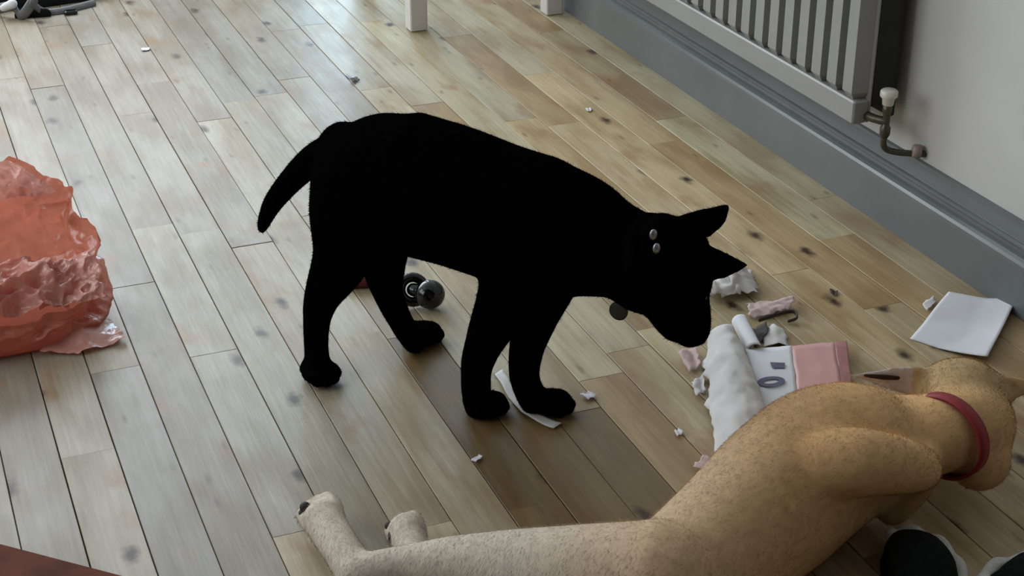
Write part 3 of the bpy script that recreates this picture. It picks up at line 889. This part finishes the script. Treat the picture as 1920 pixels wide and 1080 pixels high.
def bag_base(u, v):
    a = 2 * math.pi * u
    return Vector((0.055 + 0.212 * v * sg(math.cos(a), 0.62), 2.590 + 0.118 * v * sg(math.sin(a), 0.62), 0.002 + 0.003 * v))
sheet('bag_base', bag_base, 40, 6, M['bag'], bag, True)
FL = [at(120, 640), at(240, 640), at(150, 665), at(150, 690)]
def flap(u, v):
    a = at(190, 585).lerp(at(239, 642), u); b_ = at(75, 668).lerp(at(150, 668), u)
    p = a.lerp(b_, v)
    p.z = 0.004 + 0.030 * math.sin(math.pi * min(1, v * 1.2)) * (1 - u) + 0.004 * (1 - u)
    return p + Vector((0, 0, abs(crumple(p, 0.012, 30, 3).z)))
sheet('bag_corner', flap, 24, 18, M['bag_sheen'], bag)
def fold(u, v):
    # the near side of the mouth, folded down into the bag in loose crumpled film
    x = -0.16 + 0.365 * u
    p = Vector((x, 2.476 + 0.13 * v, 0.052 + 0.070 * math.sin(math.pi * (0.10 + 0.75 * v)) * (1 - 0.45 * u ** 4)))
    return p + Vector((0.3, -0.5, 1.0)) * creases(p, 0.024, 14, 8) + crumple(p, 0.016, 22, 4)
sheet('folded_mouth', fold, 150, 80, M['bag_sheen'], bag)
def side_fold(u, v):
    # flap of film hanging over the near right side
    p = Vector((0.15 + 0.105 * u, 2.480 + 0.085 * v, 0.070 + 0.055 * v * (0.6 + 0.4 * u)))
    return p + Vector((0.5, -0.5, 0.8)) * creases(p, 0.014, 20, 3)
sheet('side_fold', side_fold, 60, 50, M['bag_sheen'], bag)
def handle_fold(u, v):
    # limp strip of the handle standing up from the far rim
    p = Vector((0.10 + 0.12 * u, 2.70, 0.19)) + Vector((-0.03 * v, 0.01 * v, 0.07 * v * math.sin(math.pi * (0.15 + 0.7 * u))))
    return p + crumple(p, 0.010, 20, 6) + Vector((0.3, -1, 0)) * creases(p, 0.012, 20, 6)
sheet('bag_handle', handle_fold, 60, 30, M['bag_sheen'], bag)

# ------------------------------------------------------------------ paper litter
def quad_sheet(name, c, mat, label, cat, zf, n=18, amp=0.0, sc=25, seed=1, ragged=0.0, thick=0.0006, parent=None, group=None):
    """paper through four measured corners (in order round the sheet), lifted by zf(u, v)"""
    cs = [at(*p) for p in c]
    ctr = sum(cs, Vector()) / 4
    vs = []
    for j in range(n):
        for i in range(n):
            u, v = i / (n - 1), j / (n - 1)
            p = cs[0].lerp(cs[1], u).lerp(cs[3].lerp(cs[2], u), v)
            if ragged and (i in (0, n-1) or j in (0, n-1)):
                p += (p - ctr).normalized() * ragged * noise.noise(p * 130 + Vector((seed, 0, 0)))
            p.z = 0.0015 + max(0, zf(u, v))
            if amp:
                d = crumple(p, amp, sc, seed); p += Vector((d.x * 0.5, d.y * 0.5, abs(d.z)))
            p.z = max(p.z, 0.0012)
            vs.append(p)
    fs = [(j*n+i, j*n+i+1, (j+1)*n+i+1, (j+1)*n+i) for j in range(n-1) for i in range(n-1)]
    b_ = MB().add(vs, fs)
    if parent is None:
        o = b_.build(name, mat, None, True, loc=Vector((ctr.x, ctr.y, 0)))
        tag(o, label, cat, group)
    else:
        o = b_.build(name, mat, parent, True)
    s = o.modifiers.new('thickness', 'SOLIDIFY'); s.thickness = thick; s.offset = 1
    return o

quad_sheet('paper_sheet', [(1778, 553), (1903, 575), (1849, 684), (1706, 636)], M['paper'], 'clean white sheet of paper lying by the skirting', 'paper',
           lambda u, v: 0.012 * u ** 3 + 0.010 * (1 - v) ** 2 * abs(u - 0.55) + 0.003 * math.sin(5 * v + 3 * u), 22, thick=0.0012)
quad_sheet('paper_scrap', [(1727, 575), (1750, 560), (1756, 570), (1738, 588)], M['paper_warm'], 'tiny pale scrap beside the white sheet of paper', 'paper scrap', lambda u, v: 0.004, 6, 0.004, 60, 3, 0.004)
quad_sheet('tissue', [(1330, 512), (1408, 512), (1420, 560), (1312, 572)], M['paper_warm'], 'crumpled pinkish white tissue under the black dog\'s ear', 'tissue',
           lambda u, v: 0.028 * math.sin(math.pi * u) * math.sin(math.pi * v) + 0.010 * v, 26, 0.020, 28, 4, 0.01)
quad_sheet('torn_wrapper', [(1398, 572), (1490, 568), (1480, 592), (1405, 602)], M['paper_pink'], 'torn pink wrapper strip behind the printed packet', 'wrapper',
           lambda u, v: 0.008 * math.sin(math.pi * v) + 0.006 * u, 20, 0.010, 36, 6, 0.008)
MB().tube([at(1425, 600, 0.008), at(1462, 588, 0.012), at(1488, 584, 0.014), at(1494, 596, 0.010), at(1480, 602, 0.006)], [(0.004, 0.002)] * 5, seg=8)\
    .build('cord_scrap', M['dark_card'], None, True, loc=at(1462, 592))
tag(bpy.data.objects['cord_scrap'], 'dark curled strip with a looped end on the pink wrapper', 'scrap')
# curled card strip standing up
def curl(u, v):
    a0, a1 = at(1372, 612, 0.0), at(1400, 668, 0.0)
    p = a0.lerp(a1, u)
    a = -0.4 + 2.6 * v
    r = 0.014
    return p + RGT * (r * (1 - math.cos(a))) + Vector((0, 0, 0.003 + r * (0.45 + math.sin(a))))
sh = sheet('curled_card', curl, 14, 12, M['paper'], None, thick=0.0012)
tag(sh, 'curled white card strip standing on edge beside the packet', 'card')
quad_sheet('card_scrap', [(1408, 622), (1436, 612), (1440, 632), (1416, 655)], M['dark_card'], 'dark brown torn card scrap beside the curled card', 'card', lambda u, v: 0.008 * u, 8, 0.008, 50, 2, 0.006)
quad_sheet('paper_scrap', [(1436, 618), (1470, 622), (1478, 652), (1430, 654)], M['paper_warm'], 'pale torn scrap just above the printed packet', 'paper scrap', lambda u, v: 0.005 * math.sin(3 * u), 10, 0.008, 40, 9, 0.008)

# torn packet: raised white bag body, flat printed panel
pk = empty('torn_packet', at(1440, 740))
tag(pk, 'torn white paper packet with pink printed panel lying behind the tan dog', 'packet')
def pack_body(u, v):
    L_ = at(1318, 640).lerp(at(1335, 880), v); R_ = at(1372, 628).lerp(at(1460, 860), v)
    p = L_.lerp(R_, u)
    p.z = 0.003 + 0.040 * math.sin(math.pi * min(1, u * 0.75 + 0.05)) * (0.55 + 0.45 * math.sin(math.pi * v)) 
    if u < 0.02: p += RGT * (0.012 * noise.noise(p * 38))
    d = crumple(p, 0.008, 22, 5)
    p += Vector((d.x, d.y, d.z))
    p.z = max(p.z, 0.002)
    return p
sheet('packet_body', pack_body, 30, 40, M['paper_warm'], pk, thick=0.0008)
def pz(u, v): return 0.012 + 0.006 * math.sin(math.pi * v)
quad_sheet('white_panel', [(1396, 668), (1482, 662), (1496, 780), (1418, 784)], M['paper'], None, None, pz, 12, 0.002, 30, 2, parent=pk)
quad_sheet('pink_panel', [(1482, 662), (1562, 655), (1580, 776), (1496, 780)], M['label_pink'], None, None, pz, 12, 0.003, 30, 3, parent=pk)
quad_sheet('red_panel', [(1562, 655), (1586, 652), (1598, 774), (1580, 776)], M['label_red'], None, None, pz, 8, 0.003, 30, 3, parent=pk)
def on_panel(px, py): return at(px, py, 0.0215)
b_ = MB()
for (x0, y0, x1, y1) in ((1444, 679, 1472, 690),):
    b_.add([on_panel(x0, y0), on_panel(x1, y0 + 1), on_panel(x1 - 1, y1), on_panel(x0 + 4, y1)], [(0, 3, 2, 1)])
b_.build('printed_bar', M['ink'], pk)
ov, fo = [], []
for k in range(24):
    a = 2 * math.pi * k / 24
    for r in (1.0, 0.55):
        ov.append(on_panel(1446 + 26 * r * math.cos(a), 715 + 9.5 * (r if r == 1 else 0.42) * math.sin(a) - 1.5 * math.cos(a)))
for k in range(24):
    l = (k + 1) % 24
    fo.append((2*k, 2*k+1, 2*l+1, 2*l))
MB().add(ov, fo).build('printed_oval', M['ink'], pk)

scraps = [((1270,672),(1300,655),(1312,690),(1290,712), 'torn curled scrap under the black dog\'s muzzle', 0.018, 'paper_pink'),
          ((1296,726),(1318,706),(1322,738),(1306,752), 'narrow ragged scrap at the left edge of the packet', 0.012, 'paper_warm'),
          ((1296,884),(1316,862),(1342,870),(1332,892), 'pinkish torn scrap against the tan dog\'s flank', 0.012, 'paper_pink'),
          ((1086,744),(1102,738),(1118,744),(1104,754), 'small white scrap between the black dog\'s front paws and the packet', 0.006, 'paper'),
          ((884,866),(898,854),(905,858),(892,870), 'sliver of white paper on the boards below the black dog', 0.004, 'paper'),
          ((1262,812),(1272,806),(1280,814),(1270,822), 'crumb-sized white scrap left of the packet', 0.005, 'paper'),
          ((264,92),(280,90),(281,95),(266,97), 'thin white scrap on the far boards near the black bag', 0.003, 'paper'),
          ((1098,206),(1107,204),(1109,210),(1101,212), 'small white speck of paper on the boards near the skirting', 0.004, 'paper'),
          ((1555,545),(1570,548),(1568,556),(1556,554), 'dark curled crumb on the boards above the packet', 0.004, 'dark_card'),
          ((655,152),(668,146),(674,152),(660,158), 'dark crumb lying in the bright window reflection', 0.006, 'dark_card')]
for i, (a, b_, c, d, lab, h, mt) in enumerate(scraps):
    quad_sheet('crumb' if 'crumb on' in lab or 'dark crumb' in lab else 'paper_scrap', [a, b_, c, d], M[mt], lab, 'scrap',
               (lambda h: lambda u, v: h * 0.6 * abs(math.sin(3 * u + 1)))(h), 10, h * 0.5, 45, i + 3, 0.004)
# white strip between the front paws
def strip(u, v):
    pts = [at(935, 700), at(955, 735), at(985, 775), at(1045, 803)]
    k = min(2, int(u * 3)); tt_ = u * 3 - k
    p = pts[k].lerp(pts[k + 1], tt_)
    p = p + (RGT * 0.62 + FH * 0.78) * (0.020 * (v - 0.5))
    p.z = 0.003 + 0.004 * math.sin(7 * u) ** 2
    return p
tag(sheet('plastic_strip', strip, 24, 5, M['paper_warm'], None, thick=0.0012), 'white plastic strip lying between the black dog\'s front paws', 'strip')

# ------------------------------------------------------------------ toys seen beneath the black dog
ty = empty('chew_toy', at(795, 562))
tag(ty, 'glossy black knobbed chew toy on the boards beneath the black dog', 'toy')
c1, c2 = at(806, 552, 0.027), at(774, 543, 0.030)
MB().ball(c1, (0.027, 0.026, 0.026), 24, 16).build('knob', M['black_gloss'], ty, True)
dd = (c2 - c1).normalized()
rgm = MB()
vs, fs = [], []
q = (Z * 0.5 - FH * 0.8 + RGT*0.3).normalized(); e1_ = q.orthogonal().normalized(); e2_ = q.cross(e1_)
for i in range(24):
    a = 2 * math.pi * i / 24
    for j in range(10):
        b_ = 2 * math.pi * j / 10
        rr_ = 0.022 + 0.009 * math.cos(b_)
        vs.append(c2 + e1_ * (rr_ * math.cos(a)) + e2_ * (rr_ * math.sin(a)) + q * (0.009 * math.sin(b_)))
for i in range(24):
    for j in range(10):
        fs.append((i*10+j, ((i+1) % 24)*10+j, ((i+1) % 24)*10+(j+1) % 10, i*10+(j+1) % 10))
rgm.add(vs, fs).build('ring', M['black_gloss'], ty, True)
MB().tube([c1, c2], [0.012, 0.012]).build('bar', M['black_gloss'], ty, True)
rt = MB().tube([at(655, 530, 0.010), at(690, 526, 0.012), at(720, 524, 0.010)], [(0.012, 0.010), (0.014, 0.012), (0.012, 0.010)])
tag(rt.build('rubber_toy', M['toy_red'], None, True, loc=at(690, 528)), 'dark red rubber toy between the black dog\'s hind legs', 'toy')

# ------------------------------------------------------------------ black slippers with white trim (lower right)
def slipper(name, label, c, d, s=1.0):
    c = Vector((c.x, c.y, 0)); d = Vector((d.x, d.y, 0)).normalized(); q = Vector((-d.y, d.x, 0))
    o = empty(name, c); tag(o, label, 'slipper', 'black slippers with white trim')
    up = MB(); 
    up.tube([c - d*0.05*s + Z*0.035*s, c + Z*0.045*s, c + d*0.05*s + Z*0.038*s, c + d*0.085*s + Z*0.028*s],
            [(0.050*s, 0.034*s), (0.054*s, 0.044*s), (0.050*s, 0.037*s), (0.034*s, 0.024*s)], side=q, seg=24)
    up.build('upper', M['plush_black'], o, True)
    tr = MB()
    pts = [c + d * (0.02*s + 0.100*s * math.cos(a)) - q * (0.066*s * math.sin(a)) + Z * (0.026*s + 0.004 * math.sin(a * 9)) for a in [math.radians(v) for v in range(-20, 171, 10)]]
    tr.tube(pts, [0.0125 * s] * len(pts), seg=8, sub=2)
    tr.build('fleece_trim', M['fleece'], o, True)
    MB().add(*(lambda P: (P, [tuple(range(24))]))([c + d * (0.02*s + 0.10*s * math.cos(2*math.pi*k/24)) + q * (0.055*s * math.sin(2*math.pi*k/24)) + Z * 0.004 for k in range(24)])).build('sole', M['black_nylon'], o)
    return o
slipper('slipper', 'black plush slipper with white trim beside the tan dog\'s chest', at(1722, 1106), RGT * 0.0 + FH * 1.0, 0.82)
slipper('slipper', 'black slipper with white trim cut off by the lower right corner', at(1985, 1122), RGT * -1.0 - FH * 0.1, 0.85)

# ------------------------------------------------------------------ black bag with straps at the far left
hb = empty('black_bag', at(60, -40))
tag(hb, 'black bag with grey straps slumped on the far boards', 'bag')
def heap(u, v):
    a = 2 * math.pi * u
    base = at(40, -18)
    rx, ry = 0.34, 0.20
    p = base + Vector((rx * math.cos(a) * math.cos(v * 1.5), ry * math.sin(a) * math.cos(v * 1.5), 0.14 * math.sin(v * 1.5)))
    p += crumple(p, 0.03, 9, 3) * (0.3 + v)
    p.z = max(p.z, 0.002)
    return p
sheet('bag_body', heap, 50, 16, M['black_nylon'], hb, True)
MB().tube([at(-20, 22, 0.012), at(22, 12, 0.03), at(40, 30, 0.012), at(62, 2, 0.05)], [(0.014, 0.005)] * 4, seg=8).build('strap', M['grey_strap'], hb, True)
MB().tube([at(60, 4, 0.05), at(82, 22, 0.012), at(120, 20, 0.008), at(175, 6, 0.008)], [(0.010, 0.004)] * 4, seg=8).build('strap', M['grey_strap'], hb, True)
MB().tube([at(6, 15, 0.03), at(24, 7, 0.045)], [0.010, 0.013], seg=10).build('pale_patch', M['paper'], hb, True)
MB().tube([at(40, 30, 0.006), at(86, 26, 0.008)], [(0.02, 0.006), (0.016, 0.006)], seg=10).build('strap_end', M['black_nylon'], hb, True)
tag(MB().cbox((0, 0, 0), (0.035, 0.02, 0.012), 0.003).build('strap_buckle', M['black_gloss'], None), 'small black buckle on the boards beside the black bag', 'buckle')
bpy.data.objects['strap_buckle'].location = at(122, 30)
